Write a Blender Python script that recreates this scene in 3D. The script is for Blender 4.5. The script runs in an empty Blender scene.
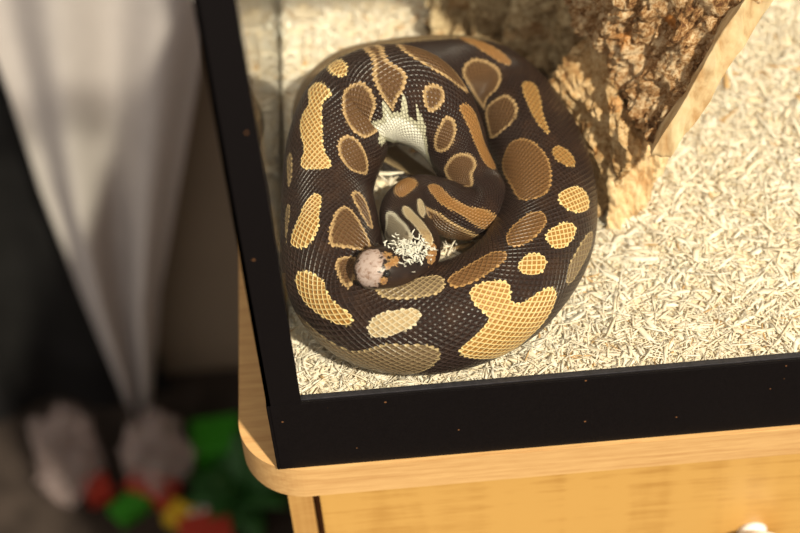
import bpy, bmesh, math, random, json
import numpy as np
from mathutils import Matrix, Vector, noise as mn

SC = bpy.context.scene
COL = SC.collection
# ------------------------------------------------------------------ camera, light, exposure
F = 1750.0; TH = math.radians(46.7); PH = math.radians(4.94)
up0 = np.array([0, math.sin(TH), math.cos(TH)]); FW = np.array([0, math.cos(TH), -math.sin(TH)])
RT = np.array([math.cos(PH), 0, 0]) - math.sin(PH)*up0
UP = np.array([math.sin(PH), 0, 0]) + math.cos(PH)*up0
def ray(px, py): return FW + RT*(px-400)/F - UP*(py-266.5)/F
CAM = -ray(280, 468)*1.03
def onz(px, py, z): d = ray(px, py); return CAM + d*(z-CAM[2])/d[2]
def ony(px, py, y): d = ray(px, py); return CAM + d*(y-CAM[1])/d[1]
def ont(px, py, t): return CAM + ray(px, py)*t
cd = bpy.data.cameras.new('camera'); cam = bpy.data.objects.new('camera', cd); COL.objects.link(cam)
cam.matrix_world = Matrix(((RT[0],UP[0],-FW[0],CAM[0]),(RT[1],UP[1],-FW[1],CAM[1]),(RT[2],UP[2],-FW[2],CAM[2]),(0,0,0,1)))
cd.sensor_width = 36; cd.lens = F/800*36; cd.clip_start = .02; cd.clip_end = 30
cd.dof.use_dof = True; cd.dof.focus_distance = .998; cd.dof.aperture_fstop = 3.9
SC.camera = cam
W = bpy.data.worlds.new('world'); SC.world = W; W.use_nodes = True
W.node_tree.nodes['Background'].inputs[0].default_value = (1.0, .90, .80, 1)
W.node_tree.nodes['Background'].inputs[1].default_value = .50
sd = bpy.data.lights.new('sun', 'SUN'); sun = bpy.data.objects.new('sun', sd); COL.objects.link(sun)
sun.rotation_euler = Vector((.45, -.76, .92)).to_track_quat('Z', 'Y').to_euler()
sun.location = (.8, -1.2, 1.6)
sd.energy = 5.0; sd.angle = math.radians(2.5); sd.color = (1.0, .885, .715)
SC.view_settings.view_transform = 'Standard'; SC.view_settings.look = 'None'
SC.view_settings.exposure = 0.48; SC.view_settings.gamma = 1; SC.view_settings.use_curve_mapping = False

# ------------------------------------------------------------------ helpers
def tag(o, label=None, cat=None, group=None, kind=None):
    for k, v in (('label', label), ('category', cat), ('group', group), ('kind', kind)):
        if v: o[k] = v
    return o
def empty(name, loc, label, cat, group=None):
    o = bpy.data.objects.new(name, None); COL.objects.link(o); o.location = loc; o.empty_display_size = .02
    return tag(o, label, cat, group)
def link(name, me, mat, parent=None):
    o = bpy.data.objects.new(name, me); COL.objects.link(o)
    if mat: me.materials.append(mat)
    if parent is not None:
        o.parent = parent; o.matrix_parent_inverse = Matrix.Translation(-Vector(parent.location))
    return o
def npmesh(name, V, Q, mat, parent=None, smooth=True, attrs=None, tail=None):
    """V (n,3); Q (k,4) quads"""
    me = bpy.data.meshes.new(name); V = np.asarray(V, np.float32); Q = np.asarray(Q, np.int32)
    me.vertices.add(len(V)); me.vertices.foreach_set('co', V.ravel())
    me.loops.add(Q.size); me.loops.foreach_set('vertex_index', Q.ravel())
    me.polygons.add(len(Q)); me.polygons.foreach_set('loop_start', np.arange(len(Q), dtype=np.int32)*4)
    me.polygons.foreach_set('loop_total', np.full(len(Q), 4, np.int32))
    me.update(calc_edges=True)
    if smooth: me.polygons.foreach_set('use_smooth', np.ones(len(Q), bool))
    for k, (ty, a) in (attrs or {}).items():
        at = me.attributes.new(k, ty, 'POINT')
        at.data.foreach_set('color' if ty == 'FLOAT_COLOR' else 'value', np.ascontiguousarray(a, np.float32).ravel())
    me.validate()
    return link(name, me, mat, parent)
def bmobj(name, bm, mat, parent=None, smooth=False, bevel=0, seg=2):
    if bevel:
        bmesh.ops.bevel(bm, geom=bm.edges[:], offset=bevel, segments=seg, profile=.6, affect='EDGES', clamp_overlap=True)
    bmesh.ops.recalc_face_normals(bm, faces=bm.faces[:])
    me = bpy.data.meshes.new(name); bm.to_mesh(me); bm.free()
    if smooth:
        for p in me.polygons: p.use_smooth = True
    return link(name, me, mat, parent)
def box(bm, a, b):
    r = bmesh.ops.create_cube(bm, size=1)
    for v in r['verts']:
        v.co = Vector([(a[i]+b[i])/2 + v.co[i]*(b[i]-a[i]) for i in range(3)])
    return r['verts']
def boxobj(name, a, b, mat, parent=None, bevel=.001):
    bm = bmesh.new(); box(bm, a, b); return bmobj(name, bm, mat, parent, bevel=bevel)
def lathe(bm, prof, seg=40, M=Matrix()):
    rings = [[bm.verts.new(M @ Vector((r*math.cos(2*math.pi*i/seg), r*math.sin(2*math.pi*i/seg), z))) for i in range(seg)] for r, z in prof]
    for a, b in zip(rings, rings[1:]):
        for i in range(seg): bm.faces.new((a[i], a[(i+1) % seg], b[(i+1) % seg], b[i]))
    bm.faces.new(rings[0][::-1]); bm.faces.new(rings[-1])
# node shorthand
def fresnel(t, ior, normal=None):
    """the same reflectance on both faces of a pane"""
    g = t.n('ShaderNodeNewGeometry'); f = t.n('ShaderNodeFresnel')
    t.set(f.inputs[0], t.math('MULTIPLY_ADD', g.outputs['Backfacing'], 1/ior-ior, ior))
    if normal is not None: t.set(f.inputs['Normal'], normal)
    return f
class NT:
    def __init__(s, name):
        s.m = bpy.data.materials.new(name); s.m.use_nodes = True; s.t = s.m.node_tree
        s.b = s.t.nodes['Principled BSDF']; s.o = s.t.nodes['Material Output']
    def n(s, ty, **kw):
        x = s.t.nodes.new(ty)
        for k, v in kw.items():
            if k == 'ins':
                for kk, vv in v.items(): s.set(x.inputs[kk], vv)
            else: setattr(x, k, v)
        return x
    def set(s, sock, v):
        if isinstance(v, bpy.types.NodeSocket): s.t.links.new(v, sock)
        elif isinstance(v, bpy.types.Node): s.t.links.new(v.outputs[0], sock)
        else: sock.default_value = v
    def math(s, op, a, b=0.0, c=None, clamp=False):
        x = s.n('ShaderNodeMath', operation=op, use_clamp=clamp); s.set(x.inputs[0], a); s.set(x.inputs[1], b)
        if c is not None: s.set(x.inputs[2], c)
        return x.outputs[0]
    def mix(s, f, a, b):
        x = s.n('ShaderNodeMix', data_type='RGBA'); s.set(x.inputs[0], f); s.set(x.inputs[6], a); s.set(x.inputs[7], b); return x.outputs[2]
    def ss(s, v, lo, hi):
        x = s.n('ShaderNodeMapRange', interpolation_type='SMOOTHSTEP'); s.set(x.inputs[0], v); x.inputs[1].default_value = lo; x.inputs[2].default_value = hi; return x.outputs[0]
    def coord(s, scale=(1,1,1), rot=(0,0,0)):
        c = s.n('ShaderNodeTexCoord'); m = s.n('ShaderNodeMapping'); s.set(m.inputs[0], c.outputs['Object']); m.inputs['Scale'].default_value = scale; m.inputs['Rotation'].default_value = rot; return m.outputs[0]
    def noise(s, vec, scale, detail=4, rough=.5, dist=0):
        x = s.n('ShaderNodeTexNoise'); s.set(x.inputs['Vector'], vec); x.inputs['Scale'].default_value = scale; x.inputs['Detail'].default_value = detail; x.inputs['Roughness'].default_value = rough; x.inputs['Distortion'].default_value = dist; return x.outputs[0]
    def ramp(s, v, stops):
        x = s.n('ShaderNodeValToRGB'); s.set(x.inputs[0], v); e = x.color_ramp.elements
        while len(e) < len(stops): e.new(.5)
        for el, (p, c) in zip(e, stops): el.position = p; el.color = (*c, 1)
        return x.outputs[0]
    def bump(s, h, dist, strength=1.0):
        x = s.n('ShaderNodeBump'); s.set(x.inputs['Height'], h); x.inputs['Distance'].default_value = dist; x.inputs['Strength'].default_value = strength
        s.set(s.b.inputs['Normal'], x.outputs[0])
def simple(name, col, rough=.5, spec=.5, var=.12, scale=60, bump=0):
    t = NT(name); v = t.coord(); nz = t.noise(v, scale, 5)
    a = tuple(c*(1-var) for c in col); b = tuple(min(1, c*(1+var)) for c in col)
    t.set(t.b.inputs['Base Color'], t.ramp(nz, [(.3, a), (.7, b)])); t.b.inputs['Roughness'].default_value = rough; t.b.inputs['Specular IOR Level'].default_value = spec
    if bump: t.bump(nz, bump)
    return t.m
def wood(name, dark, light, grain=(1.2, 40, 40), flame=0.0, rough=.38):
    t = NT(name); v = t.coord(scale=grain); n1 = t.noise(v, 6, 5, .6, .6); v2 = t.coord(scale=(7, 60, 60)); n2 = t.noise(v2, 9, 3)
    f = t.math('MULTIPLY_ADD', n2, .35, t.math('MULTIPLY', n1, .75))
    if flame:
        v3 = t.coord(scale=(20, 3, 3)); n3 = t.noise(v3, 2.0, 2, .5, .6); f = t.math('MULTIPLY_ADD', n3, flame, t.math('MULTIPLY', f, 1-flame*.6))
    t.set(t.b.inputs['Base Color'], t.ramp(f, [(.38, dark), (.66, light)])); t.b.inputs['Roughness'].default_value = rough
    return t.m

# ------------------------------------------------------------------ setting: wall and floor of the room
FZ = -.75
m_wall = simple('wall_paint', (.26, .205, .15), .9, .1, .05, 8)
m_floor = simple('floor_carpet', (.034, .026, .021), .95, .1, .4, 30, .002)
tag(boxobj('floor', (-2.2, -1.6, FZ-.05), (2.0, .72, FZ), m_floor, bevel=0), kind='structure')
tag(boxobj('wall_back', (-2.2, .72, FZ-.05), (2.0, .80, 1.6), m_wall, bevel=0), kind='structure')

# ------------------------------------------------------------------ cabinet
m_top = wood('maple_top', (.44, .245, .090), (.57, .355, .145))
m_drawer = wood('maple_drawer', (.34, .170, .036), (.50, .290, .080), flame=.5)
m_side = wood('maple_side', (.32, .16, .045), (.43, .25, .08), grain=(40, 40, 1.2))
cab = empty('wooden_cabinet', (.4, .22, FZ), 'maple coloured wooden cabinet with rounded top corner carrying the black framed terrarium', 'cabinet')
TOPH = .0265
bm = bmesh.new(); R_ = .040; x0, x1, y0, y1 = -.0245, .95, -.003, .52
pts2 = [(x0+R_-R_*math.cos(a), y0+R_-R_*math.sin(a)) for a in [i*math.pi/2/20 for i in range(21)]] + [(x1, y0), (x1, y1), (x0, y1)]
lo = [bm.verts.new((x, y, -TOPH)) for x, y in pts2]; hi = [bm.verts.new((x, y, 0)) for x, y in pts2]
bm.faces.new(lo[::-1]); bm.faces.new(hi)
for i in range(len(lo)):
    j = (i+1) % len(lo); bm.faces.new((lo[i], lo[j], hi[j], hi[i]))
bmesh.ops.bevel(bm, geom=[e for e in bm.edges if abs(e.verts[0].co.z-e.verts[1].co.z) < 1e-6], offset=.0012, segments=2, affect='EDGES')
bmobj('worktop', bm, m_top, cab)
boxobj('side_panel', (.000, .010, FZ), (.0150, .50, -TOPH), m_side, cab)
boxobj('side_panel', (.915, .010, FZ), (.930, .50, -TOPH), m_side, cab)
m_rail = simple('dark_reveal_wood', (.17, .07, .025), .6, .3)
boxobj('carcass', (.0150, .019, FZ+.02), (.915, .50, -TOPH), m_rail, cab)
for k, (za, zb) in enumerate(((-.205, -.0275), (-.385, -.209), (-.565, -.389), (-.742, -.569))):
    dr = boxobj('drawer', (.0195, .007, za), (.912, .019, zb), m_drawer, cab, bevel=.0012)
    if k == 0:
        kc = ony(758, 556, -.012)
        m_knob = simple('white_ceramic', (.82, .80, .76), .15, .6, .02)
        for dx in (kc[0],):
            bm = bmesh.new(); M = Matrix.Translation((dx, .0068, kc[2])) @ Matrix.Rotation(math.pi/2, 4, 'X')
            lathe(bm, [(.010, 0), (.0085, .003), (.008, .006), (.0125, .009), (.0180, .0125), (.0200, .0165), (.0190, .0215), (.0145, .0255), (.007, .0275), (.0008, .028)], 40, M)
            kn = bmobj('knob', bm, m_knob, cab, smooth=True); kn.parent = dr; kn.matrix_parent_inverse = Matrix.Identity(4); kn['label'] = 'white round drawer knob'

# ------------------------------------------------------------------ terrarium
t = NT('black_plastic'); v = t.coord(); nz = t.noise(v, 900, 3)
sp = t.n('ShaderNodeTexVoronoi'); t.set(sp.inputs['Vector'], v); sp.inputs['Scale'].default_value = 150; sp.inputs['Randomness'].default_value = 1
rnd = t.n('ShaderNodeSeparateColor'); t.set(rnd.inputs[0], sp.outputs['Color'])
speck = t.math('MULTIPLY', t.math('LESS_THAN', sp.outputs['Distance'], .11), t.math('GREATER_THAN', rnd.outputs[0], .86))
t.set(t.b.inputs['Base Color'], t.mix(speck, t.ramp(nz, [(.3, (.0032, .0024, .0026)), (.7, (.0050, .0040, .0042))]), (.13, .06, .025, 1)))
t.b.inputs['Roughness'].default_value = .45; t.b.inputs['Specular IOR Level'].default_value = .14; t.bump(nz, .0001, .4); m_black = t.m
t = NT('glass'); fr = fresnel(t, 1.45)
tr_ = t.n('ShaderNodeBsdfTransparent'); tr_.inputs[0].default_value = (.975, .985, .97, 1); gl = t.n('ShaderNodeBsdfGlossy'); gl.inputs['Roughness'].default_value = .015
mx = t.n('ShaderNodeMixShader'); t.set(mx.inputs[0], fr.outputs[0]); t.set(mx.inputs[1], tr_.outputs[0]); t.set(mx.inputs[2], gl.outputs[0]); t.set(t.o.inputs[0], mx.outputs[0]); m_glass = t.m
m_lip_sheen = simple('painted_sheen_black_plastic', (.015, .014, .017), .5, .4, .35, 300)  # lighter grey base colour paints in the light sheen along the frame lip
TW, TD, THt = .80, .46, .52
tank = empty('glass_terrarium', (TW/2, TD/2, 0), 'black framed glass terrarium holding the coiled snake, on the wooden cabinet', 'terrarium')
def frame_ring(z0, z1, lip):
    for nm, a, b, l0, l1 in (('front', (0, -.0015, z0), (TW, .0009, z1), (.001, .0009, lip), (TW-.001, .0046, lip+.004)),
                     ('back', (0, TD-.001, z0), (TW, TD+.0015, z1), (.001, TD-.0085, lip), (TW-.001, TD-.001, lip+.004)),
                     ('left', (-.0015, -.0015, z0), (.0009, TD+.0015, z1), (.0009, .0085, lip), (.0085, TD-.0085, lip+.004)),
                     ('right', (TW-.0009, -.0015, z0), (TW+.0015, TD+.0015, z1), (TW-.0085, .0085, lip), (TW-.0009, TD-.0085, lip+.004))):
        bm = bmesh.new(); box(bm, a, b); bmesh.ops.bevel(bm, geom=bm.edges[:], offset=.0006, segments=2, affect='EDGES')
        bmobj('frame_rail', bm, m_black, tank)
        boxobj('frame_lip', l0, l1, m_lip_sheen, tank, .0004)
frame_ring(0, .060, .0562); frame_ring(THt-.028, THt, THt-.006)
for sx, sy in ((0, 0), (1, 0), (0, 1), (1, 1)):
    bm = bmesh.new(); e = .0185
    xs_ = (-.001, .0012) if not sx else (TW-.0012, TW+.001); ys_ = (-.001, .0012) if not sy else (TD-.0012, TD+.001)
    xl = (-.001, e) if not sx else (TW-e, TW+.001); yl = (-.001, e) if not sy else (TD-e, TD+.001)
    box(bm, (xl[0], ys_[0], .058), (xl[1], ys_[1], THt-.026)); box(bm, (xs_[0], yl[0], .058), (xs_[1], yl[1], THt-.026))
    # dark sealant fillet in the corner
    cx, cy = (.0012, .0012); n_ = 10; prof = [(cx, cy), (.0170, cy)] + [(.0170-.0158*math.sin(a), cy+.0158*(1-math.cos(a))) for a in [math.pi/2*i/n_ for i in range(1, n_)]] + [(cx, .0170)]
    prof = [((x if not sx else TW-x), (y if not sy else TD-y)) for x, y in prof]
    lo = [bm.verts.new((x, y, .045)) for x, y in prof]; hi = [bm.verts.new((x, y, THt-.03)) for x, y in prof]
    bm.faces.new(lo); bm.faces.new(hi[::-1])
    for i in range(len(lo)):
        j = (i+1) % len(lo); bm.faces.new((lo[i], lo[j], hi[j], hi[i]))
    bmobj('corner_post', bm, m_black, tank)
PX = .0075
boxobj('glass_pane', (.0195, .0012, .012), (TW-.0195, .0036, THt-.007), m_glass, tank, 0)
boxobj('glass_pane', (.0195, TD-.0036, .012), (TW-.0195, TD-.0012, THt-.007), m_glass, tank, 0)
boxobj('glass_pane', (PX, .0190, .012), (PX+.0030, TD-.0190, THt-.007), m_glass, tank, 0)
boxobj('glass_pane', (TW-PX-.0030, .0190, .012), (TW-PX, TD-.0190, THt-.007), m_glass, tank, 0)
boxobj('base_plate', (.0012, .0012, .002), (TW-.0012, TD-.0012, .008), m_black, tank, 0)

# ------------------------------------------------------------------ aspen bedding
rng = np.random.default_rng(11)
M1 = onz(446, 264, .068); M2 = onz(380, 186, .072)
def hgt(x, y):
    return .0485 + .0016*np.sin(x*31+1)*np.cos(y*27) + .0011*np.sin(x*83+y*51) + .012*np.clip((x-.20)/.3, 0, 1)*np.clip((y-.05)/.2, 0, 1) + .006*np.clip((y-.28)/.15, 0, 1) + .030*np.exp(-((x-M1[0])**2+(y-M1[1])**2)/.016**2) + .030*np.exp(-((x-M2[0])**2+(y-M2[1])**2)/.014**2)
def col_attr_mat(name, rough, spec=.3, fine=None):
    t = NT(name); a = t.n('ShaderNodeAttribute'); a.attribute_name = 'col'
    nz = t.noise(t.coord(scale=(1, 1, 1)), 700, 2)
    t.set(t.b.inputs['Base Color'], t.mix(t.math('MULTIPLY', nz, .22), a.outputs['Color'], (.84, .68, .46, 1)))
    t.b.inputs['Roughness'].default_value = rough; t.b.inputs['Specular IOR Level'].default_value = spec
    tl = t.n('ShaderNodeBsdfTranslucent'); t.set(tl.inputs[0], a.outputs['Color'])
    t.set(t.o.inputs[0], t.n('ShaderNodeMixShader', ins={0: .12, 1: t.b.outputs[0], 2: tl.outputs[0]}).outputs[0])
    return t.m
m_asp = col_attr_mat('aspen', .6, .25)
bed = empty('aspen_bedding', (.3, .2, .01), 'pale cream aspen shavings covering the terrarium floor', 'bedding'); tag(bed, kind='stuff')
gx = np.linspace(.0112, TW-.0112, 160); gy = np.linspace(.0040, TD-.0040, 100); X, Y = np.meshgrid(gx, gy, indexing='ij'); Zt = hgt(X, Y)-.0015
n1, n2 = X.shape
Vt = np.stack([X, Y, Zt], -1).reshape(-1, 3); Vb = Vt.copy(); Vb[:, 2] = .0085; nn = n1*n2
I = np.arange(nn).reshape(n1, n2)
Qt = np.stack([I[:-1, :-1], I[1:, :-1], I[1:, 1:], I[:-1, 1:]], -1).reshape(-1, 4)
def side(L): L = np.array(L); return np.stack([L[:-1], L[:-1]+nn, L[1:]+nn, L[1:]], -1)
Qall = np.concatenate([Qt, Qt[:, ::-1]+nn, side(I[:, 0]), side(I[::-1, -1]), side(I[0, ::-1]), side(I[-1, :])])
cc = np.tile(np.array([[.95, .82, .60, 1.]]), (2*nn, 1))
npmesh('bedding_base', np.concatenate([Vt, Vb]), Qall, m_asp, bed, attrs={'col': ('FLOAT_COLOR', cc)})
def chips(N, xr, yr, lmin, lmax, wmin, wmax, zr, tilt, seed):
    r = np.random.default_rng(seed)
    x = r.uniform(*xr, N); y = r.uniform(*yr, N)
    L = lmin + (lmax-lmin)*r.random(N)**2.2; Wd = wmin + (wmax-wmin)*r.random(N)**3; Tk = r.uniform(.00012, .00035, N)
    yaw = r.uniform(0, 2*np.pi, N) + .0; pit = r.normal(0, tilt, N); rol = r.normal(0, .15, N); cur = r.normal(0, .05, N)
    z = hgt(x, y) + r.uniform(*zr, N)
    ux = np.stack([np.cos(yaw)*np.cos(pit), np.sin(yaw)*np.cos(pit), np.sin(pit)], -1)
    s0 = np.stack([-np.sin(yaw), np.cos(yaw), 0*yaw], -1); n0 = np.cross(ux, s0)
    s = s0*np.cos(rol)[:, None]+n0*np.sin(rol)[:, None]; nrm = np.cross(ux, s)
    P = np.stack([x, y, z], -1)
    out = []
    tt = np.linspace(-.5, .5, 4); tw = r.uniform(.15, .9, (N, 2)); skew = r.normal(0, .12, N)
    for k, a in enumerate(tt):
        wid = Wd*(1 if k in (1, 2) else tw[:, 0 if k == 0 else 1])
        c = P + ux*(L*a)[:, None] + nrm*(cur*L*(a*a*4-.5)*.5)[:, None] + s*(skew*L*abs(a))[:, None]
        for sa, sb in ((-1, -1), (1, -1), (1, 1), (-1, 1)):
            out.append(c + s*(wid*.5*sa)[:, None] + nrm*(Tk*.5*sb)[:, None])
    V = np.stack(out, 1)                       # N,16,3
    V[..., 0] = np.clip(V[..., 0], .0113, TW-.0113); V[..., 1] = np.clip(V[..., 1], .0042, TD-.0042)
    q = []
    for k in range(3):
        b = 4*k
        for i in range(4): q.append((b+i, b+(i+1) % 4, b+4+(i+1) % 4, b+4+i))
    q += [(3, 2, 1, 0), (12, 13, 14, 15)]
    Q = (np.array(q)[None]+16*np.arange(N)[:, None, None]).reshape(-1, 4)
    h = r.random(N)[:, None]**.8
    c = np.array([.96, .90, .79])*h + np.array([.95, .82, .62])*(1-h)
    d = r.random(N) < .025; c[d] = np.array([.66, .40, .17])
    c *= r.uniform(.92, 1.03, N)[:, None]
    c = np.concatenate([np.clip(c, 0, .95), np.ones((N, 1))], 1)
    return V.reshape(-1, 3), Q, np.repeat(c, 16, 0)
A = [chips(22000, (.012, .47), (.005, .455), .004, .022, .0005, .0019, (-.0012, .0007), .05, 1),
     chips(10000, (.012, .47), (.005, .455), .008, .028, .0008, .0042, (-.0004, .0012), .05, 2),
     chips(4500, (.012, .47), (.005, .455), .002, .007, .0004, .0016, (.0002, .0012), .15, 3),
     chips(2500, (.46, .785), (.005, .455), .006, .022, .002, .006, (-.0006, .0022), .14, 4),
     chips(900, (.014, .30), (.005, .05), .004, .018, .0005, .0018, (.0008, .0030), .10, 5)]
off = 0; VV = []; QQ = []; CC = []
for V_, Q_, C_ in A: VV.append(V_); QQ.append(Q_+off); CC.append(C_); off += len(V_)
npmesh('shavings', np.concatenate(VV), np.concatenate(QQ), m_asp, bed, smooth=False, attrs={'col': ('FLOAT_COLOR', np.concatenate(CC))})

# ------------------------------------------------------------------ bark log
def hexa(front, D, n, disp, name, mat, parent):
    """front: 4 world points (bl,br,tr,tl); D: offset to the back; disp(p, nrm, face)->offset vector"""
    f = [np.array(p, float) for p in front]; b = [p+np.array(D if not isinstance(D, list) else D[i], float) for i, p in enumerate(f)]
    faces = [(f[0], f[1], f[2], f[3]), (b[1], b[0], b[3], b[2]), (f[1], b[1], b[2], f[2]), (b[0], f[0], f[3], b[3]), (f[3], f[2], b[2], b[3]), (b[0], b[1], f[1], f[0])]
    cen = sum(f+b)/8; V = []; Q = []; key = {}
    u = np.linspace(0, 1, n)
    for fi, (a, b_, c, d) in enumerate(faces):
        idx = np.zeros((n, n), int)
        for i, s in enumerate(u):
            for j, t_ in enumerate(u):
                p = (a*(1-s)+b_*s)*(1-t_)+(d*(1-s)+c*s)*t_
                k = tuple(np.round(p, 6))
                if k not in key: key[k] = len(V); V.append(p)
                idx[i, j] = key[k]
        Q.append(np.stack([idx[:-1, :-1], idx[1:, :-1], idx[1:, 1:], idx[:-1, 1:]], -1).reshape(-1, 4))
    V = np.array(V); Q = np.concatenate(Q)
    # area weighted normals
    nr = np.zeros_like(V); fn = np.cross(V[Q[:, 1]]-V[Q[:, 0]], V[Q[:, 3]]-V[Q[:, 0]]); fn /= np.linalg.norm(fn, axis=1)[:, None]+1e-12
    for k in range(4): np.add.at(nr, Q[:, k], fn)
    nr /= np.linalg.norm(nr, axis=1)[:, None]+1e-9
    if (((V-cen)*nr).sum()) < 0: nr = -nr; Q = Q[:, ::-1]
    out = np.array([disp(p, q) for p, q in zip(V, nr)])
    return npmesh(name, V+out, Q, mat, parent)
def vor(p, s):
    d, _ = mn.voronoi(Vector(p)*s); return d
AX = None
def bark_disp(amp, axis, fx=60, fa=22):
    ax = np.array(axis, float); ax /= np.linalg.norm(ax)
    def f(p, n):
        al = p@ax; pe = p-ax*al
        w = Vector(pe*fx + ax*al*fa); w = w + .9*mn.noise_vector(w*.7) + .35*mn.noise_vector(w*2.3)
        d, _ = mn.voronoi(w)
        crack = min(1.0, (d[1]-d[0])/.22)
        q = Vector(pe*34 + ax*al*14)
        rg = 1-2*abs(mn.noise(q+.6*mn.noise_vector(q)))          # long ridges along the grain
        st = mn.noise(Vector(p)*70+Vector((3, 1, 7)))*4; lay = (math.floor(st)+min(1, (st-math.floor(st))*5))/4   # flaky steps
        fine = mn.fractal(Vector(pe*300+ax*al*110), .7, 2.1, 4)
        h = amp*(.45*crack + .75*rg + .75*lay + .26*fine) - amp*.9
        return n*h + np.array(mn.noise_vector(Vector(p)*22))*.005
    return f
def bark_mat(name, dark, mid, light, orange=.5):
    t = NT(name); v = t.coord(); n1 = t.noise(v, 60, 6, .7, 1.2); n2 = t.noise(v, 300, 5, .75, .8); n3 = t.noise(v, 34, 2, .5, .4)
    f = t.math('MULTIPLY_ADD', n2, .55, t.math('MULTIPLY', n1, .5))
    c = t.ramp(f, [(.42, dark), (.50, mid), (.60, light)])
    if orange: c = t.mix(t.math('MULTIPLY', t.ss(n3, .62, .70), orange), c, (.50, .19, .035, 1))
    t.set(t.b.inputs['Base Color'], c); t.b.inputs['Roughness'].default_value = .8; t.b.inputs['Specular IOR Level'].default_value = .25
    t.bump(n2, .0016, .8); return t.m
m_barkA = bark_mat('bark_dark', (.12, .046, .016), (.36, .19, .075), (.68, .50, .31), .85)
m_barkB = bark_mat('bark_pale', (.25, .12, .042), (.50, .30, .13), (.70, .50, .28), .5)
t = NT('split_wood'); v = t.coord(scale=(18, 18, 3), rot=(.4, .3, 0)); n1 = t.noise(v, 5, 5, .6, .8); n2 = t.noise(t.coord(), 120, 4)
t.set(t.b.inputs['Base Color'], t.ramp(t.math('MULTIPLY_ADD', n2, .3, t.math('MULTIPLY', n1, .7)), [(.36, (.42, .24, .10)), (.5, (.62, .44, .24)), (.64, (.74, .57, .35))])); t.b.inputs['Roughness'].default_value = .75; t.bump(n1, .002, .6); m_split = t.m
logE = empty('bark_log', (.26, .20, .05), 'rough brown bark log with a pale split edge standing beside the coiled snake', 'log')
P0, P1, P2, P3 = ont(655, 149, 1.045), ont(786, -60, .965), ont(520, -90, 1.03), ont(583, 30, 1.085)
axA = P1-P0
hexa([P3, P0, P1, P2], (.010, .034, -.014), 100, bark_disp(.0090, axA, 52, 30), 'bark_slab', m_barkA, logE)
def split_disp(amp):
    def f(p, n):
        return n*(amp*mn.fractal(Vector((p[0]*90, p[1]*90, p[2]*30)), .8, 2.1, 4)) + np.array(mn.noise_vector(Vector(p)*28))*.003
    return f
S0, S1 = ont(650, 157, 1.035), ont(783, -66, .957)
hexa([S0, S0+np.array([.0125, -.003, .0]), S1+np.array([.017, -.003, .0]), S1], (.004, .042, -.016), 60, split_disp(.0012), 'split_edge', m_split, logE)
G0, G1 = onz(601, 236, .046), onz(641, 205, .046)
B0, B1, B2, B3 = onz(600, 222, .046)+np.array([0, .004, 0]), ont(634, 160, 1.050), ont(606, 20, 1.075), ont(548, 78, 1.11)
hexa([B0, B1, B2, B3], (.020, .050, -.035), 90, bark_disp(.0055, B2-B1, 60, 35), 'bark_slab', m_barkB, logE)
hexa([onz(603, 239, .044), onz(640, 222, .044), ont(664, 158, 1.075), ont(612, 165, 1.07)], (.012, .05, 0), 70, split_disp(.0065), 'heartwood', m_split, logE)
D0, D1, D2, D3 = onz(422, 38, .055), onz(590, 105, .050), ont(600, -60, 1.10), ont(420, -130, 1.18)
def ridge(p, n):
    a = p[0]*1.0-p[1]*.2
    h = .016*abs(mn.noise(Vector((a*52, p[2]*9, p[1]*14))))*2 + .0035*mn.fractal(Vector(p)*140, .8, 2.1, 4) - .014
    return n*h
hexa([D0, D1, D2, D3], (.02, .07, .0), 80, ridge, 'root_flare', bark_mat('bark_root', (.16, .09, .04), (.36, .25, .13), (.60, .47, .29), .2), logE)

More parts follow.
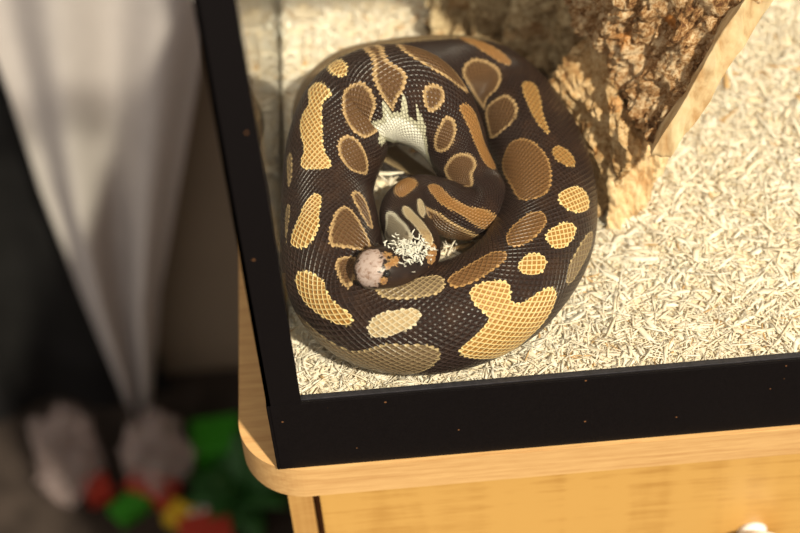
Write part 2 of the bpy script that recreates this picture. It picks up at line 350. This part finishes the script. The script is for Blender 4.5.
# ------------------------------------------------------------------ the snake
CTRL=[(0.1133,0.1553,0.0660,0.0030,0.0030),(0.1060,0.1556,0.0700,0.0055,0.0055),(0.0890,0.1701,0.0720,0.0080,0.0080),(0.0730,0.1847,0.0740,0.0100,0.0100),(0.0558,0.1962,0.0740,0.0125,0.0125),(0.0385,0.2094,0.0760,0.0170,0.0170),(0.0419,0.2280,0.0780,0.0210,0.0210),(0.0582,0.2412,0.0800,0.0250,0.0250),(0.0878,0.2453,0.0800,0.0270,0.0270),(0.1169,0.2413,0.0810,0.0285,0.0285),(0.1409,0.2320,0.0820,0.0295,0.0295),(0.1565,0.2148,0.0790,0.0300,0.0300),(0.1665,0.1832,0.0790,0.0310,0.0310),(0.1720,0.1505,0.0790,0.0310,0.0310),(0.1714,0.1199,0.0790,0.0310,0.0310),(0.1650,0.0911,0.0790,0.0310,0.0310),(0.1524,0.0682,0.0790,0.0310,0.0310),(0.1347,0.0497,0.0790,0.0315,0.0315),(0.1095,0.0380,0.0790,0.0315,0.0315),(0.0836,0.0371,0.0790,0.0315,0.0315),(0.0617,0.0450,0.0790,0.0310,0.0310),(0.0487,0.0595,0.0810,0.0310,0.0310),(0.0425,0.0792,0.0880,0.0310,0.0310),(0.0415,0.1030,0.0940,0.0290,0.0290),(0.0419,0.1287,0.1020,0.0275,0.0275),(0.0491,0.1531,0.1120,0.0300,0.0300),(0.0598,0.1721,0.1220,0.0300,0.0300),(0.0792,0.1756,0.1280,0.0310,0.0310),(0.0965,0.1717,0.1270,0.0300,0.0300),(0.1089,0.1633,0.1210,0.0260,0.0260),(0.1174,0.1533,0.1120,0.0215,0.0215),(0.1227,0.1419,0.1030,0.0180,0.0180),(0.1280,0.1294,0.0960,0.0165,0.0165),(0.1327,0.1157,0.0920,0.0160,0.0160),(0.1283,0.1080,0.0910,0.0165,0.0165),(0.1170,0.1065,0.0930,0.0168,0.0165),(0.1050,0.1127,0.0950,0.0165,0.0160),(0.0946,0.1153,0.0970,0.0155,0.0150),(0.0870,0.1078,0.0970,0.0155,0.0145),(0.0872,0.0928,0.0970,0.0150,0.0135),(0.0909,0.0743,0.1030,0.0140,0.0125),(0.0907,0.0583,0.1090,0.0125,0.0115),(0.0846,0.0518,0.1100,0.0125,0.0110),(0.0789,0.0490,0.1120,0.0135,0.0115),(0.0739,0.0470,0.1140,0.0138,0.0115),(0.0689,0.0453,0.1160,0.0135,0.0115),(0.0638,0.0450,0.1165,0.0125,0.0110),(0.0599,0.0460,0.1160,0.0105,0.0090),(0.0574,0.0468,0.1155,0.0065,0.0060),(0.0565,0.0473,0.1150,0.0030,0.0030)]
SPOTS=[["G",[[0.6405,-0.71],[0.6435,-0.52],[0.6439,-0.16],[0.6409,0.05],[0.6367,-0.18],[0.631,-0.18],[0.6188,-0.05],[0.6066,0.0],[0.5975,0.21],[0.5929,0.08],[0.5944,-0.47],[0.6001,-0.5],[0.6066,-0.39],[0.6184,-0.6],[0.6287,-0.65],[0.634,-0.5],[0.6382,-0.6]]],["G",[[0.6504,-0.76],[0.6546,-0.52],[0.6576,0.08],[0.653,0.18],[0.6492,-0.13]]],["B",[[0.6599,0.45],[0.6645,0.65],[0.6664,1.07],[0.6508,1.36],[0.6222,0.94],[0.6226,0.55],[0.6302,0.29],[0.6405,0.24],[0.653,0.42]]],["B",[[0.6192,0.45],[0.6184,0.71],[0.6097,1.05],[0.5975,1.15],[0.5929,0.63],[0.6024,0.37],[0.6119,0.29]]],["B",[[0.6625,-0.6],[0.6679,-0.65],[0.6709,-0.39],[0.6724,0.05],[0.6747,0.21],[0.682,0.31],[0.6835,0.63],[0.6797,0.92],[0.6797,1.15],[0.6698,0.86],[0.6664,0.45],[0.6683,0.18]]],["B",[[0.6747,-0.68],[0.6816,-0.73],[0.6892,-0.79],[0.6919,-0.84],[0.7033,-0.76],[0.7056,-0.73],[0.704,-0.42],[0.6926,-0.13],[0.6854,-0.03],[0.677,-0.24]]],["B",[[0.6911,0.37],[0.6957,0.08],[0.7014,0.08],[0.704,0.39],[0.7021,0.68],[0.6953,0.6]]],["B",[[0.7075,0.42],[0.7116,0.18],[0.7204,0.18],[0.7284,0.52],[0.7265,0.99],[0.7166,0.92]]],["B",[[0.7333,0.37],[0.7387,-0.08],[0.7482,-0.08],[0.7535,0.39],[0.7931,0.34],[0.7406,1.31],[0.7349,0.76]]],["B",[[0.2203,0.39],[0.2283,0.16],[0.2466,0.13],[0.2611,0.37],[0.2611,0.71],[0.2687,0.86],[0.2611,0.89],[0.2344,0.89],[0.2207,0.73]]],["B",[[0.2687,0.6],[0.2702,0.29],[0.2839,0.21],[0.2961,0.42],[0.2946,1.05],[0.2828,0.99],[0.2687,0.86]]],["T",[[0.7082,-0.08],[0.7116,-0.52],[0.7196,-0.71],[0.7356,-0.84],[0.7486,-1.2],[0.7539,-0.58],[0.7447,-0.37],[0.7261,-0.31],[0.7147,-0.1]]],["T",[[0.204,-0.5],[0.2207,-0.29],[0.2405,-0.26],[0.2432,-0.1],[0.2291,0.05],[0.2173,-0.08]]],["G2",[[0.2645,-0.13],[0.2664,-0.37],[0.2816,-0.29],[0.2957,-0.16],[0.3124,-0.18],[0.3124,-0.1],[0.301,0.03],[0.2835,0.03],[0.271,-0.03]]],["B2",[[0.3102,0.55],[0.3174,0.21],[0.3334,-0.03],[0.3474,-0.1],[0.3631,-0.08],[0.3699,0.21],[0.3688,0.47],[0.3497,0.73],[0.3269,0.99],[0.3155,0.81]]],["G2",[[0.3239,-0.18],[0.3239,-0.42],[0.333,-0.65],[0.3395,-0.5],[0.3376,-0.26],[0.3318,-0.13]]],["G",[[0.3611,-0.29],[0.3539,-0.5],[0.3501,-0.76],[0.3539,-0.99],[0.3623,-0.97],[0.3691,-0.71],[0.3707,-0.5],[0.368,-0.31]]],["T",[[0.6272,1.86],[0.6283,1.86],[0.6237,1.86],[0.5427,1.41],[0.5625,1.52],[0.6237,1.86]]],["B2",[[0.3817,0.13],[0.3787,-0.1],[0.3832,-0.24],[0.3905,-0.26],[0.4053,-0.18],[0.4118,0.0],[0.408,0.21],[0.3969,0.31],[0.3874,0.21]]],["G",[[0.3905,-0.34],[0.3798,-0.5],[0.3756,-0.73],[0.379,-0.86],[0.3908,-0.81],[0.3962,-0.63],[0.3954,-0.42]]],["G",[[0.4175,-0.34],[0.4095,-0.31],[0.4042,-0.5],[0.4045,-0.68],[0.411,-0.76],[0.4175,-0.65],[0.4201,-0.45]]],["O",[[0.3775,-1.07],[0.368,-1.23],[0.371,-1.44],[0.3847,-1.41],[0.3984,-1.44],[0.4015,-1.28],[0.3954,-1.07],[0.3859,-1.05]]],["B2",[[0.454,0.05],[0.4403,0.18],[0.4228,0.21],[0.4171,0.0],[0.4194,-0.13],[0.4304,-0.18],[0.4449,-0.24],[0.4529,-0.24],[0.4555,-0.08]]],["G",[[0.4475,-0.39],[0.4395,-0.31],[0.4289,-0.47],[0.4281,-0.63],[0.4319,-0.84],[0.4281,-0.97],[0.4179,-0.97],[0.4106,-1.1],[0.4106,-1.34],[0.4175,-1.6],[0.427,-1.83],[0.4365,-2.15],[0.4468,-1.81],[0.4555,-1.52],[0.4567,-1.34],[0.4487,-1.13],[0.4433,-0.99],[0.4433,-0.89],[0.4472,-0.65]]],["G",[[0.5716,-0.45],[0.5754,-0.21],[0.5712,-0.08],[0.5598,-0.16],[0.5499,-0.18],[0.5427,-0.47],[0.5453,-0.73],[0.5491,-0.89],[0.559,-0.6]]],["B",[[0.5617,0.21],[0.5647,0.42],[0.5552,0.65],[0.537,0.73],[0.532,0.58],[0.5362,0.24],[0.5392,-0.08],[0.5431,-0.08],[0.551,0.05]]],["B",[[0.5739,0.5],[0.5784,0.73],[0.5701,0.97],[0.5526,1.02],[0.5514,0.84],[0.564,0.65]]],["B",[[0.5309,-0.16],[0.532,0.08],[0.5275,0.26],[0.5115,0.08],[0.5061,-0.37],[0.5107,-0.39],[0.5195,-0.29]]],["G",[[0.5351,-0.99],[0.5324,-0.65],[0.5225,-0.52],[0.5134,-0.71],[0.5016,-0.76],[0.4997,-0.94],[0.5031,-1.05],[0.5134,-1.1],[0.5244,-1.15]]],["C",[[0.4932,-0.92],[0.4913,-0.73],[0.486,-0.58],[0.4723,-0.5],[0.4711,-0.68],[0.4753,-0.86],[0.4852,-1.05],[0.4913,-1.1]]],["O2",[[0.4943,-0.21],[0.4917,-0.03],[0.4814,0.05],[0.4616,0.18],[0.4574,0.0],[0.4597,-0.24],[0.4673,-0.31],[0.4784,-0.34],[0.4871,-0.37]]],["O",[[0.5259,-1.78],[0.5191,-1.49],[0.5065,-1.52],[0.5008,-1.52],[0.4974,-1.52],[0.486,-1.18],[0.4799,-1.2],[0.4719,-1.18],[0.4673,-1.26],[0.4647,-1.41],[0.4688,-1.7],[0.4738,-1.94],[0.4848,-2.23],[0.4932,-2.2],[0.5001,-2.17],[0.5084,-2.07],[0.5149,-1.96],[0.5198,-1.88]]],["O",[[0.5765,-0.97],[0.5758,-0.86],[0.5663,-0.86],[0.5556,-0.94],[0.5499,-0.99],[0.5568,-1.02],[0.5697,-1.05]]],["O",[[0.6051,-0.94],[0.6055,-0.79],[0.5944,-0.73],[0.5845,-0.89],[0.5933,-0.94],[0.6032,-0.99]]],["T",[[0.8178,0.58],[0.8121,0.81],[0.8106,0.26],[0.8106,-0.16],[0.8167,-0.21],[0.8235,-0.03],[0.8224,0.29]]],["T",[[0.8049,-0.1],[0.7988,0.05],[0.787,-0.29],[0.7805,-0.6],[0.7744,-0.73],[0.7714,-1.36],[0.7721,-1.65],[0.7756,-1.57],[0.7805,-1.07],[0.7858,-0.73],[0.7957,-0.55],[0.8034,-0.34]]],["B",[[0.7961,-0.97],[0.7908,-0.92],[0.7851,-1.15],[0.7767,-1.75],[0.7744,-2.28],[0.7752,-2.3],[0.7794,-2.33],[0.7843,-2.3],[0.7889,-2.25],[0.8551,-0.89]]],["C",[[0.822,-0.52],[0.8186,-0.73],[0.8342,-0.92],[0.8502,-0.55],[0.8403,-0.47]]],["C",[[0.8308,0.08],[0.8338,-0.18],[0.8559,-0.45],[0.8684,-0.76],[0.8722,-0.73],[0.8719,-0.24],[0.8555,0.05],[0.838,0.16]]],["S",[[0.8292,0.89],[0.833,0.47],[0.8509,0.29],[0.8703,0.26],[0.8779,0.39],[0.8932,0.37],[0.8384,1.75],[0.8406,1.02]]],["T",[[0.8734,-0.65],[0.8703,-0.86],[0.873,-1.15],[0.8753,-1.36],[0.8764,-1.07]]],["P",[[0.9088,-0.63],[0.9084,0.0],[0.9057,0.26],[0.9023,0.26],[0.9008,-0.18],[0.9012,-0.68],[0.9019,-1.15],[0.9034,-1.7],[0.9069,-1.7],[0.9088,-1.15]]],["T",[[0.9004,-0.65],[0.897,-0.37],[0.8943,-0.29],[0.8939,-0.5],[0.8981,-0.68],[0.8996,-0.84]]],["T",[[0.9015,-1.2],[0.9004,-1.15],[0.8996,-1.44],[0.9012,-1.52]]],["T",[[0.8985,-0.08],[0.8974,-0.08],[0.8974,-0.24],[0.8985,-0.26]]],["W",[[0.6237,1.05],[0.666,1.36],[0.6782,1.15],[0.696,1.02],[0.7113,0.99],[0.7352,1.65],[0.7257,1.88],[0.701,2.15],[0.6253,1.52]]],["W",[[0.682,0.79],[0.685,0.71],[0.6964,1.23],[0.6907,1.49]]],["W",[[0.6698,0.92],[0.6724,0.94],[0.6869,1.52],[0.6694,1.7]]],["W",[[0.6911,0.71],[0.6957,0.79],[0.7113,0.99],[0.7082,1.31]]],["B",[[0.134,-2.0],[0.1304,-1.69],[0.1196,-1.54],[0.1098,-1.67],[0.1064,-2.03],[0.1104,-2.35],[0.1213,-2.48],[0.1323,-2.28]]],["B",[[0.1798,-1.35],[0.1729,-0.99],[0.1615,-0.9],[0.1485,-1.03],[0.145,-1.38],[0.1517,-1.71],[0.1635,-1.78],[0.1757,-1.66]]],["B",[[0.2616,2.0],[0.2571,2.34],[0.2456,2.49],[0.2345,2.32],[0.2299,1.97],[0.2356,1.63],[0.2472,1.51],[0.2576,1.71]]],["B",[[0.3035,2.0],[0.2991,2.32],[0.2876,2.45],[0.2768,2.29],[0.2739,1.97],[0.2778,1.65],[0.2894,1.56],[0.3003,1.73]]],["B",[[0.769,-2.0],[0.764,-1.65],[0.7494,-1.58],[0.7367,-1.71],[0.7325,-2.03],[0.7371,-2.33],[0.7516,-2.46],[0.7653,-2.32]]]]

def sweep(P,n,m):
    d=np.linalg.norm(np.diff(P[:,:3],axis=0),axis=1)**.5
    t=np.r_[0,np.cumsum(d)]
    # Catmull-Rom (non-uniform) through Hermite
    T=np.gradient(P,t,axis=0)
    ts=np.linspace(0,t[-1],n*3); k=np.clip(np.searchsorted(t,ts,side='right')-1,0,len(t)-2)
    h=(t[k+1]-t[k]); x=((ts-t[k])/h)[:,None]; h=h[:,None]
    Q=(2*x**3-3*x**2+1)*P[k]+(x**3-2*x**2+x)*h*T[k]+(-2*x**3+3*x**2)*P[k+1]+(x**3-x**2)*h*T[k+1]
    s=np.r_[0,np.cumsum(np.linalg.norm(np.diff(Q[:,:3],axis=0),axis=1))]
    S=np.linspace(0,s[-1],n)
    Q=np.stack([np.interp(S,s,Q[:,i]) for i in range(5)],-1)
    ds=S[1]; w=int(.006/ds); ker=np.hanning(2*w+3)[1:-1]; ker/=ker.sum()
    Qp=np.pad(Q[:,:3],((w,w),(0,0)),mode='reflect',reflect_type='odd')
    Q[:,:3]=np.stack([np.convolve(Qp[:,i],ker,'valid') for i in range(3)],-1)
    Tn=np.gradient(Q[:,:3],axis=0); Tn/=np.linalg.norm(Tn,axis=1)[:,None]
    N=np.array([0,0,1.])-Tn*Tn[:,2:3]; N/=np.linalg.norm(N,axis=1)[:,None]
    B=np.cross(Tn,N)
    th=np.linspace(-np.pi,np.pi,m+1)
    V=Q[:,None,:3]+B[:,None]*(Q[:,3,None,None]*np.sin(th)[None,:,None])+N[:,None]*(Q[:,4,None,None]*np.cos(th)[None,:,None])
    return V,S,th,Q,Tn,N,B

NR, MR = 1500, 200
V, S, th, Qc, Tn, Nn, Bn = sweep(np.array(CTRL), NR, MR)
SS, TT = np.meshgrid(S, th, indexing='ij')
rr = (Qc[:, 3]+Qc[:, 4])/2
cells = np.r_[0, np.cumsum(np.diff(S)/(.128*np.maximum(rr[1:], .008)))]
SDm = np.full(SS.shape, -.02); HEAD = S[-1]
BASE = (.0155, .0080, .0066)
KIND = {  # fill, edge, cell contrast, edge width (m)
 'G': ((.33, .155, .034), (.90, .67, .31), 1.0, .0012), 'G2': ((.30, .145, .040), (.52, .32, .12), .6, .001),
 'B': ((.105, .050, .021), (.46, .30, .145), .15, .0026), 'B2': ((.155, .072, .025), (.44, .25, .095), .2, .0014),
 'T': ((.29, .135, .040), (.42, .24, .095), .2, .001), 'O': ((.150, .096, .052), (.42, .31, .16), .5, .0012),
 'O2': ((.17, .115, .065), (.52, .38, .20), .7, .0016), 'C': ((.44, .31, .16), (.76, .64, .44), .9, .001),
 'S': ((.30, .25, .18), (.70, .64, .50), .2, .0026), 'P': ((.44, .34, .31), (.38, .28, .24), .0, .001),
 'W': ((.95, .91, .78), (.50, .47, .34), .0, .0050)}
fill = np.tile(np.array(BASE), SS.shape+(1,)); edge = fill.copy(); gold = np.zeros(SS.shape); ew = np.full(SS.shape, .001)
def smooth_poly(P, it=2):
    P = np.array(P)
    for _ in range(it):
        Qn = np.roll(P, -1, 0); P = np.stack([P*.75+Qn*.25, P*.25+Qn*.75], 1).reshape(-1, 2)
    return P
SPOTS.append(['O', [[.10, -.22], [.21, -.18], [.23, -.9], [.21, -1.5], [.10, -1.4]]])
SPOTS.append(['O2', [[.004, -.9], [.075, -1.0], [.08, 0], [.075, 1.0], [.004, .9]]])
for kind, P in SPOTS:
    P = smooth_poly(P); um = P[:, 0].mean(); r = float(np.interp(um, S, rr))
    if kind != 'W': # restore what corner cutting trims
        P = P.mean(0)+(P-P.mean(0))*1.05
    i0, i1 = np.searchsorted(S, P[:, 0].min()-.008), np.searchsorted(S, P[:, 0].max()+.008)
    v0 = (P[:, 1].min()+P[:, 1].max())/2
    U = SS[i0:i1]; Vv = (v0 + (TT[i0:i1]-v0+np.pi) % (2*np.pi)-np.pi)
    A2 = np.stack([U, Vv*r], -1); PP = P*np.array([1, r]); Qn = np.roll(PP, -1, 0)
    dmin = np.full(U.shape, 9.); ins = np.zeros(U.shape, bool)
    for a, b in zip(PP, Qn):
        ab = b-a; t_ = np.clip(((A2-a)@ab)/(ab@ab+1e-12), 0, 1); dd = np.linalg.norm(A2-a-t_[..., None]*ab, axis=-1); dmin = np.minimum(dmin, dd)
        c = ((a[1] > A2[..., 1]) != (b[1] > A2[..., 1])); xi = a[0]+(A2[..., 1]-a[1])*(b[0]-a[0])/(b[1]-a[1] if abs(b[1]-a[1]) > 1e-12 else 1e-12); ins ^= c & (A2[..., 0] < xi)
    sdp = np.where(ins, dmin, -dmin); cur = SDm[i0:i1]; up = sdp > cur
    cur[up] = sdp[up]; K = KIND[kind]
    fill[i0:i1][up] = K[0]; edge[i0:i1][up] = K[1]; gold[i0:i1][up] = K[2]; ew[i0:i1][up] = K[3]
SDm = np.clip(SDm, -.02, .02)
C4 = lambda a: np.concatenate([a.reshape(-1, 3), np.ones((a[..., 0].size, 1))], 1)
belly = np.clip((np.abs(TT)-2.45)/.25, 0, 1)
belly = np.where(SS > HEAD-.05, np.clip((np.abs(TT)-1.9)/.2, 0, 1), belly)
headm = np.clip((SS-(HEAD-.052))/.01, 0, 1)
I = np.arange(NR*(MR+1)).reshape(NR, MR+1)
Q = np.stack([I[:-1, :-1], I[1:, :-1], I[1:, 1:], I[:-1, 1:]], -1).reshape(-1, 4)
t = NT('python_skin')
def at(nm, out='Fac'):
    a = t.n('ShaderNodeAttribute'); a.attribute_name = nm; return a.outputs[out]
s_, th_ = at('cells'), at('ring')
NC = 54
p_ = t.math('MULTIPLY_ADD', th_, float(NC), s_); q_ = t.math('MULTIPLY_ADD', th_, -float(NC), s_)
def cell(x): return t.math('MULTIPLY', t.math('ABSOLUTE', t.math('SUBTRACT', t.math('FRACT', x), .5)), 2.0)
e = t.math('MAXIMUM', cell(p_), cell(q_))                       # 0 at the scale's middle, 1 at its rim
hm = at('head')
e = t.math('MULTIPLY', e, t.math('MULTIPLY_ADD', hm, -.75, 1.0))
sdn = t.math('ADD', at('sd'), t.math('MULTIPLY', t.math('SUBTRACT', .55, e), .0014))
nh = t.noise(t.coord(), 420, 4, .65)
sdn = t.math('MULTIPLY_ADD', t.math('MULTIPLY', t.math('SUBTRACT', nh, .5), hm), .011, sdn)
mask = t.ss(sdn, -.0002, .0003)
rim = t.math('SUBTRACT', 1.0, t.math('DIVIDE', sdn, at('ew')), clamp=True); rim = t.ss(rim, 0.0, .55)
border = t.ss(e, .60, .92)
fillc = t.mix(t.math('MULTIPLY', border, at('gold')), at('fill', 'Color'), at('edge', 'Color'))
nz = t.noise(t.coord(), 240, 4, .6)
fillc = t.mix(t.math('MULTIPLY', t.ss(nz, .45, .7), .25), fillc, t.mix(.5, fillc, (.05, .03, .015, 1)))
fillc = t.mix(t.math('MULTIPLY', hm, t.ss(nh, .50, .68)), fillc, (.20, .11, .07, 1))
spot = t.mix(rim, fillc, at('edge', 'Color'))
basec = t.mix(t.math('MULTIPLY', border, .55), (*BASE, 1), (.055, .030, .025, 1))
nb = t.noise(t.coord(), 70, 4)
basec = t.mix(t.ss(nb, .45, .75), basec, t.mix(.5, basec, (.06, .030, .018, 1)))
basec = t.mix(at('belly'), basec, (.62, .52, .36, 1))
t.set(t.b.inputs['Base Color'], t.mix(mask, basec, spot)); t.b.inputs['Roughness'].default_value = .34; t.b.inputs['Specular IOR Level'].default_value = .34
t.bump(t.math('SUBTRACT', 1.0, t.math('POWER', e, 2.6)), .0009, .8)
snake = npmesh('ball_python', V.reshape(-1, 3), Q, t.m, None, attrs={
    'cells': ('FLOAT', np.repeat(cells, MR+1)), 'ring': ('FLOAT', TT/(2*np.pi)), 'sd': ('FLOAT', SDm), 'ew': ('FLOAT', ew), 'gold': ('FLOAT', gold),
    'belly': ('FLOAT', belly), 'head': ('FLOAT', headm), 'fill': ('FLOAT_COLOR', C4(fill)), 'edge': ('FLOAT_COLOR', C4(edge))})
tag(snake, 'dark brown python with golden blotches coiled on pale shavings inside the terrarium', 'snake')
# eyes and nostrils
m_eye = simple('snake_eye', (.010, .008, .007), .08, .8, .02)
for sg in (1, -1):
    ih = int(np.searchsorted(S, HEAD-.0135)); a = sg*1.02
    c = Qc[ih, :3] + Bn[ih]*Qc[ih, 3]*math.sin(a)*.93 + Nn[ih]*Qc[ih, 4]*math.cos(a)*.93
    bm = bmesh.new(); bmesh.ops.create_uvsphere(bm, u_segments=24, v_segments=16, radius=.0024, matrix=Matrix.Translation(c)); bmobj('eye', bm, m_eye, snake, smooth=True)

# shredded white fluff lying on the neck
def strands(N, cen, rad, seed, lmin, lmax, wid):
    r = np.random.default_rng(seed); V = []; Q = []
    for k in range(N):
        p = np.array(cen)+r.normal(0, 1, 3)*np.array(rad); d = r.normal(0, 1, 3); d[2] *= .35; d /= np.linalg.norm(d); L = r.uniform(lmin, lmax); st = 7
        w = r.uniform(.4, 1)*wid; cu = r.normal(0, .9, 3)
        base = len(V)
        for i in range(st):
            sd_ = np.cross(d, [0, 0, 1.]); sd_ /= np.linalg.norm(sd_)+1e-9; n_ = np.cross(sd_, d)
            for a, b in ((-1, -1), (1, -1), (1, 1), (-1, 1)): V.append(p+sd_*w*a*(1-.6*abs(i/3-1))+n_*w*.35*b)
            p = p+d*L/st; d = d+cu*.35+r.normal(0, .18, 3); d[2] -= .05; d /= np.linalg.norm(d)
        for i in range(st-1):
            for j in range(4): b = base+4*i; Q.append((b+j, b+(j+1) % 4, b+4+(j+1) % 4, b+4+j))
        Q += [(base+3, base+2, base+1, base), tuple(base+4*(st-1)+j for j in range(4))]
    return np.array(V), np.array(Q)
fc = onz(407, 251, .122)
Vf, Qf = strands(330, fc, (.0056, .0042, .0013), 5, .0015, .0060, .00055)
fl = npmesh('shredded_fluff', Vf, Qf, simple('white_fluff', (.80, .77, .68), .6, .3, .05), None, smooth=False)
tag(fl, 'tangled tuft of white shredded fibre caught on the neck of the snake', 'fluff')

# ------------------------------------------------------------------ behind the cabinet
def cloth(name, rows, Yc, n, fold, amp, mat, label, cat, th_=.002):
    """rows: (px y, px left, px right) outline of a hanging cloth standing in the plane y=Yc"""
    rows = np.array(rows, float); ys = np.linspace(rows[0, 0], rows[-1, 0], n); V = []
    for y in ys:
        l = ony(np.interp(y, rows[:, 0], rows[:, 1]), y, Yc); r = ony(np.interp(y, rows[:, 0], rows[:, 2]), y, Yc)
        for u in np.linspace(0, 1, n):
            p = l*(1-u)+r*u; p[1] = Yc + amp*math.sin(u*fold*2*math.pi+.6*math.sin(y*.006)) + amp*.5*math.sin(u*fold*4.7+y*.004+1); V.append(p)
    V = np.array(V); I = np.arange(n*n).reshape(n, n); Q = np.stack([I[:-1, :-1], I[1:, :-1], I[1:, 1:], I[:-1, 1:]], -1).reshape(-1, 4)
    o = npmesh(name, V, Q, mat); md = o.modifiers.new('thickness', 'SOLIDIFY'); md.thickness = th_; tag(o, label, cat); return o
cloth('curtain', [(-420, -150, 262), (-100, -75, 235), (0, -28, 214), (100, 8, 196), (200, 40, 178), (300, 80, 160), (395, 122, 152), (412, 128, 150)], .635, 60, 2.2, .013,
      simple('pale_cloth', (.49, .455, .44), .9, .1, .04, 30), 'pale grey white curtain gathered to a point, hanging behind the left side of the cabinet', 'curtain')
cloth('black_cloth', [(-300, -330, 30), (100, -260, 80), (400, -200, 170), (470, -190, 190)], .685, 60, 3.3, .012,
      simple('black_fabric', (.010, .0095, .0095), .85, .2, .3, 20), 'black cloth hanging behind the left edge of the pale curtain', 'cloth')
def blob(name, c, rad, mat, label, cat, seed=0, amp=.3, fr=1.6, parent=None, flatbase=True, res=5):
    bm = bmesh.new(); bmesh.ops.create_icosphere(bm, subdivisions=res, radius=1)
    for v in bm.verts:
        d = v.co.normalized(); k = 1+amp*mn.fractal(d*fr+Vector((seed, 0, 0)), .9, 2.1, 4)+amp*.6*abs(mn.noise(d*fr*3.1+Vector((0, seed, 0))))
        co = Vector((d.x*rad[0]*k, d.y*rad[1]*k, d.z*rad[2]*k)); v.co = Vector(c)+co
        if flatbase and v.co.z < FZ: v.co.z = FZ+.0003
    o = bmobj(name, bm, mat, parent, smooth=True); return tag(o, label, cat) if label else o
t = NT('clear_film'); fr = fresnel(t, 1.6)
tr_ = t.n('ShaderNodeBsdfTransparent'); tr_.inputs[0].default_value = (.93, .90, .90, 1); gl = t.n('ShaderNodeBsdfGlossy'); gl.inputs['Roughness'].default_value = .05
df = t.n('ShaderNodeBsdfDiffuse'); df.inputs[0].default_value = (.62, .50, .46, 1); m0 = t.n('ShaderNodeMixShader', ins={0: .27, 1: tr_.outputs[0], 2: df.outputs[0]})
nzf = t.noise(t.coord(), 75, 3); bp = t.n('ShaderNodeBump', ins={'Height': nzf, 'Distance': .05}); t.set(gl.inputs['Normal'], bp.outputs[0]); t.set(fr.inputs['Normal'], bp.outputs[0])
mx = t.n('ShaderNodeMixShader', ins={0: fr.outputs[0], 1: m0.outputs[0], 2: gl.outputs[0]}); t.set(t.o.inputs[0], mx.outputs[0]); m_film = t.m
c1 = onz(66, 455, FZ+.04); c2 = onz(156, 454, FZ+.035)
blob('plastic_bag', c1, (.036, .040, .052), m_film, 'crumpled clear plastic bag on the floor, the left of two', 'bag', 3, .45, 1.7)
blob('plastic_bag', c2, (.034, .038, .045), m_film, 'crumpled clear plastic bag on the floor behind the red toy bricks, the right of two', 'bag', 8, .45, 1.7)
# toy bricks
def brick(c, sx, sy, sz, rot, mat, label, group='toy bricks on the floor'):
    root = empty('toy_brick', (c[0], c[1], FZ), label, 'toy brick', group); root.rotation_euler = (0, 0, rot)
    bm = bmesh.new(); box(bm, (-sx/2, -sy/2, 0), (sx/2, sy/2, sz)); b = bmobj('brick_body', bm, mat, None, bevel=.0008); b.parent = root
    nx, ny = max(1, round(sx/.014)), max(1, round(sy/.014))
    for i in range(nx):
        for j in range(ny):
            bm = bmesh.new(); lathe(bm, [(.0044, 0), (.0044, .003), (.0040, .0036)], 16, Matrix.Translation(((i+.5)*sx/nx-sx/2, (j+.5)*sy/ny-sy/2, sz-.0002)))
            s2 = bmobj('stud', bm, mat); s2.parent = root
RED = simple('red_plastic', (.36, .035, .020), .3, .5, .05); GRN = simple('green_plastic', (.03, .22, .010), .35, .5, .05)
YEL = simple('yellow_plastic', (.55, .36, .02), .3, .5, .05); WHT = simple('white_plastic', (.55, .54, .50), .3, .5, .05); DGR = simple('dark_green_plastic', (.015, .07, .012), .5, .3, .1)
for px, py, sx, sy, sz, rot, mt, lb in (
    (98, 490, .028, .028, .022, .4, RED, 'red toy brick in front of the left plastic bag'),
    (153, 490, .056, .028, .024, -.5, RED, 'red toy brick in front of the right plastic bag'),
    (206, 534, .056, .042, .022, .2, RED, 'large red toy brick nearest the camera beside the cabinet'),
    (131, 507, .042, .028, .016, .7, GRN, 'mid green toy brick between the two red bricks'),
    (218, 442, .056, .050, .030, .1, GRN, 'bright green toy brick against the side of the cabinet'),
    (180, 516, .028, .028, .018, 1.0, YEL, 'yellow toy brick behind the large red brick'),
    (198, 512, .028, .028, .016, .3, WHT, 'white toy brick beside the yellow toy brick')):
    c = onz(px, py, FZ+sz/2); brick(c, sx, sy, sz, rot, mt, lb)
# low artificial plant, dark leaves
pl = empty('artificial_plant', tuple(onz(246, 500, FZ)), 'dark green leafy artificial plant on the floor beside the cabinet', 'plant')
c = onz(246, 500, FZ); random.seed(4)
bm = bmesh.new(); lathe(bm, [(.012, 0), (.016, .006), (.004, .014), (.002, .03)], 20, Matrix.Translation(c)); bmobj('stem', bm, DGR, pl)
for k in range(34):
    a = k*2.4; L = random.uniform(.035, .075); el = random.uniform(.15, 1.1)
    M = Matrix.Translation(Vector(c)+Vector((0, 0, .012))) @ Matrix.Rotation(a, 4, 'Z') @ Matrix.Rotation(-el, 4, 'Y')
    bm = bmesh.new(); N_ = 8; top = []; bot = []
    for i in range(N_+1):
        u = i/N_; w = .013*math.sin(math.pi*min(1, u*.97+.02))**.8+.0006; z = -.25*L*u*u
        top.append((bm.verts.new(M @ Vector((u*L, w, z+w*.2))), bm.verts.new(M @ Vector((u*L, 0, z-.0)))  , bm.verts.new(M @ Vector((u*L, -w, z+w*.2)))))
    for i in range(N_):
        a_, b_ = top[i], top[i+1]; bm.faces.new((a_[0], a_[1], b_[1], b_[0])); bm.faces.new((a_[1], a_[2], b_[2], b_[1]))
    lf = bmobj('leaf', bm, DGR, pl, smooth=True); md = lf.modifiers.new('t', 'SOLIDIFY'); md.thickness = .0006
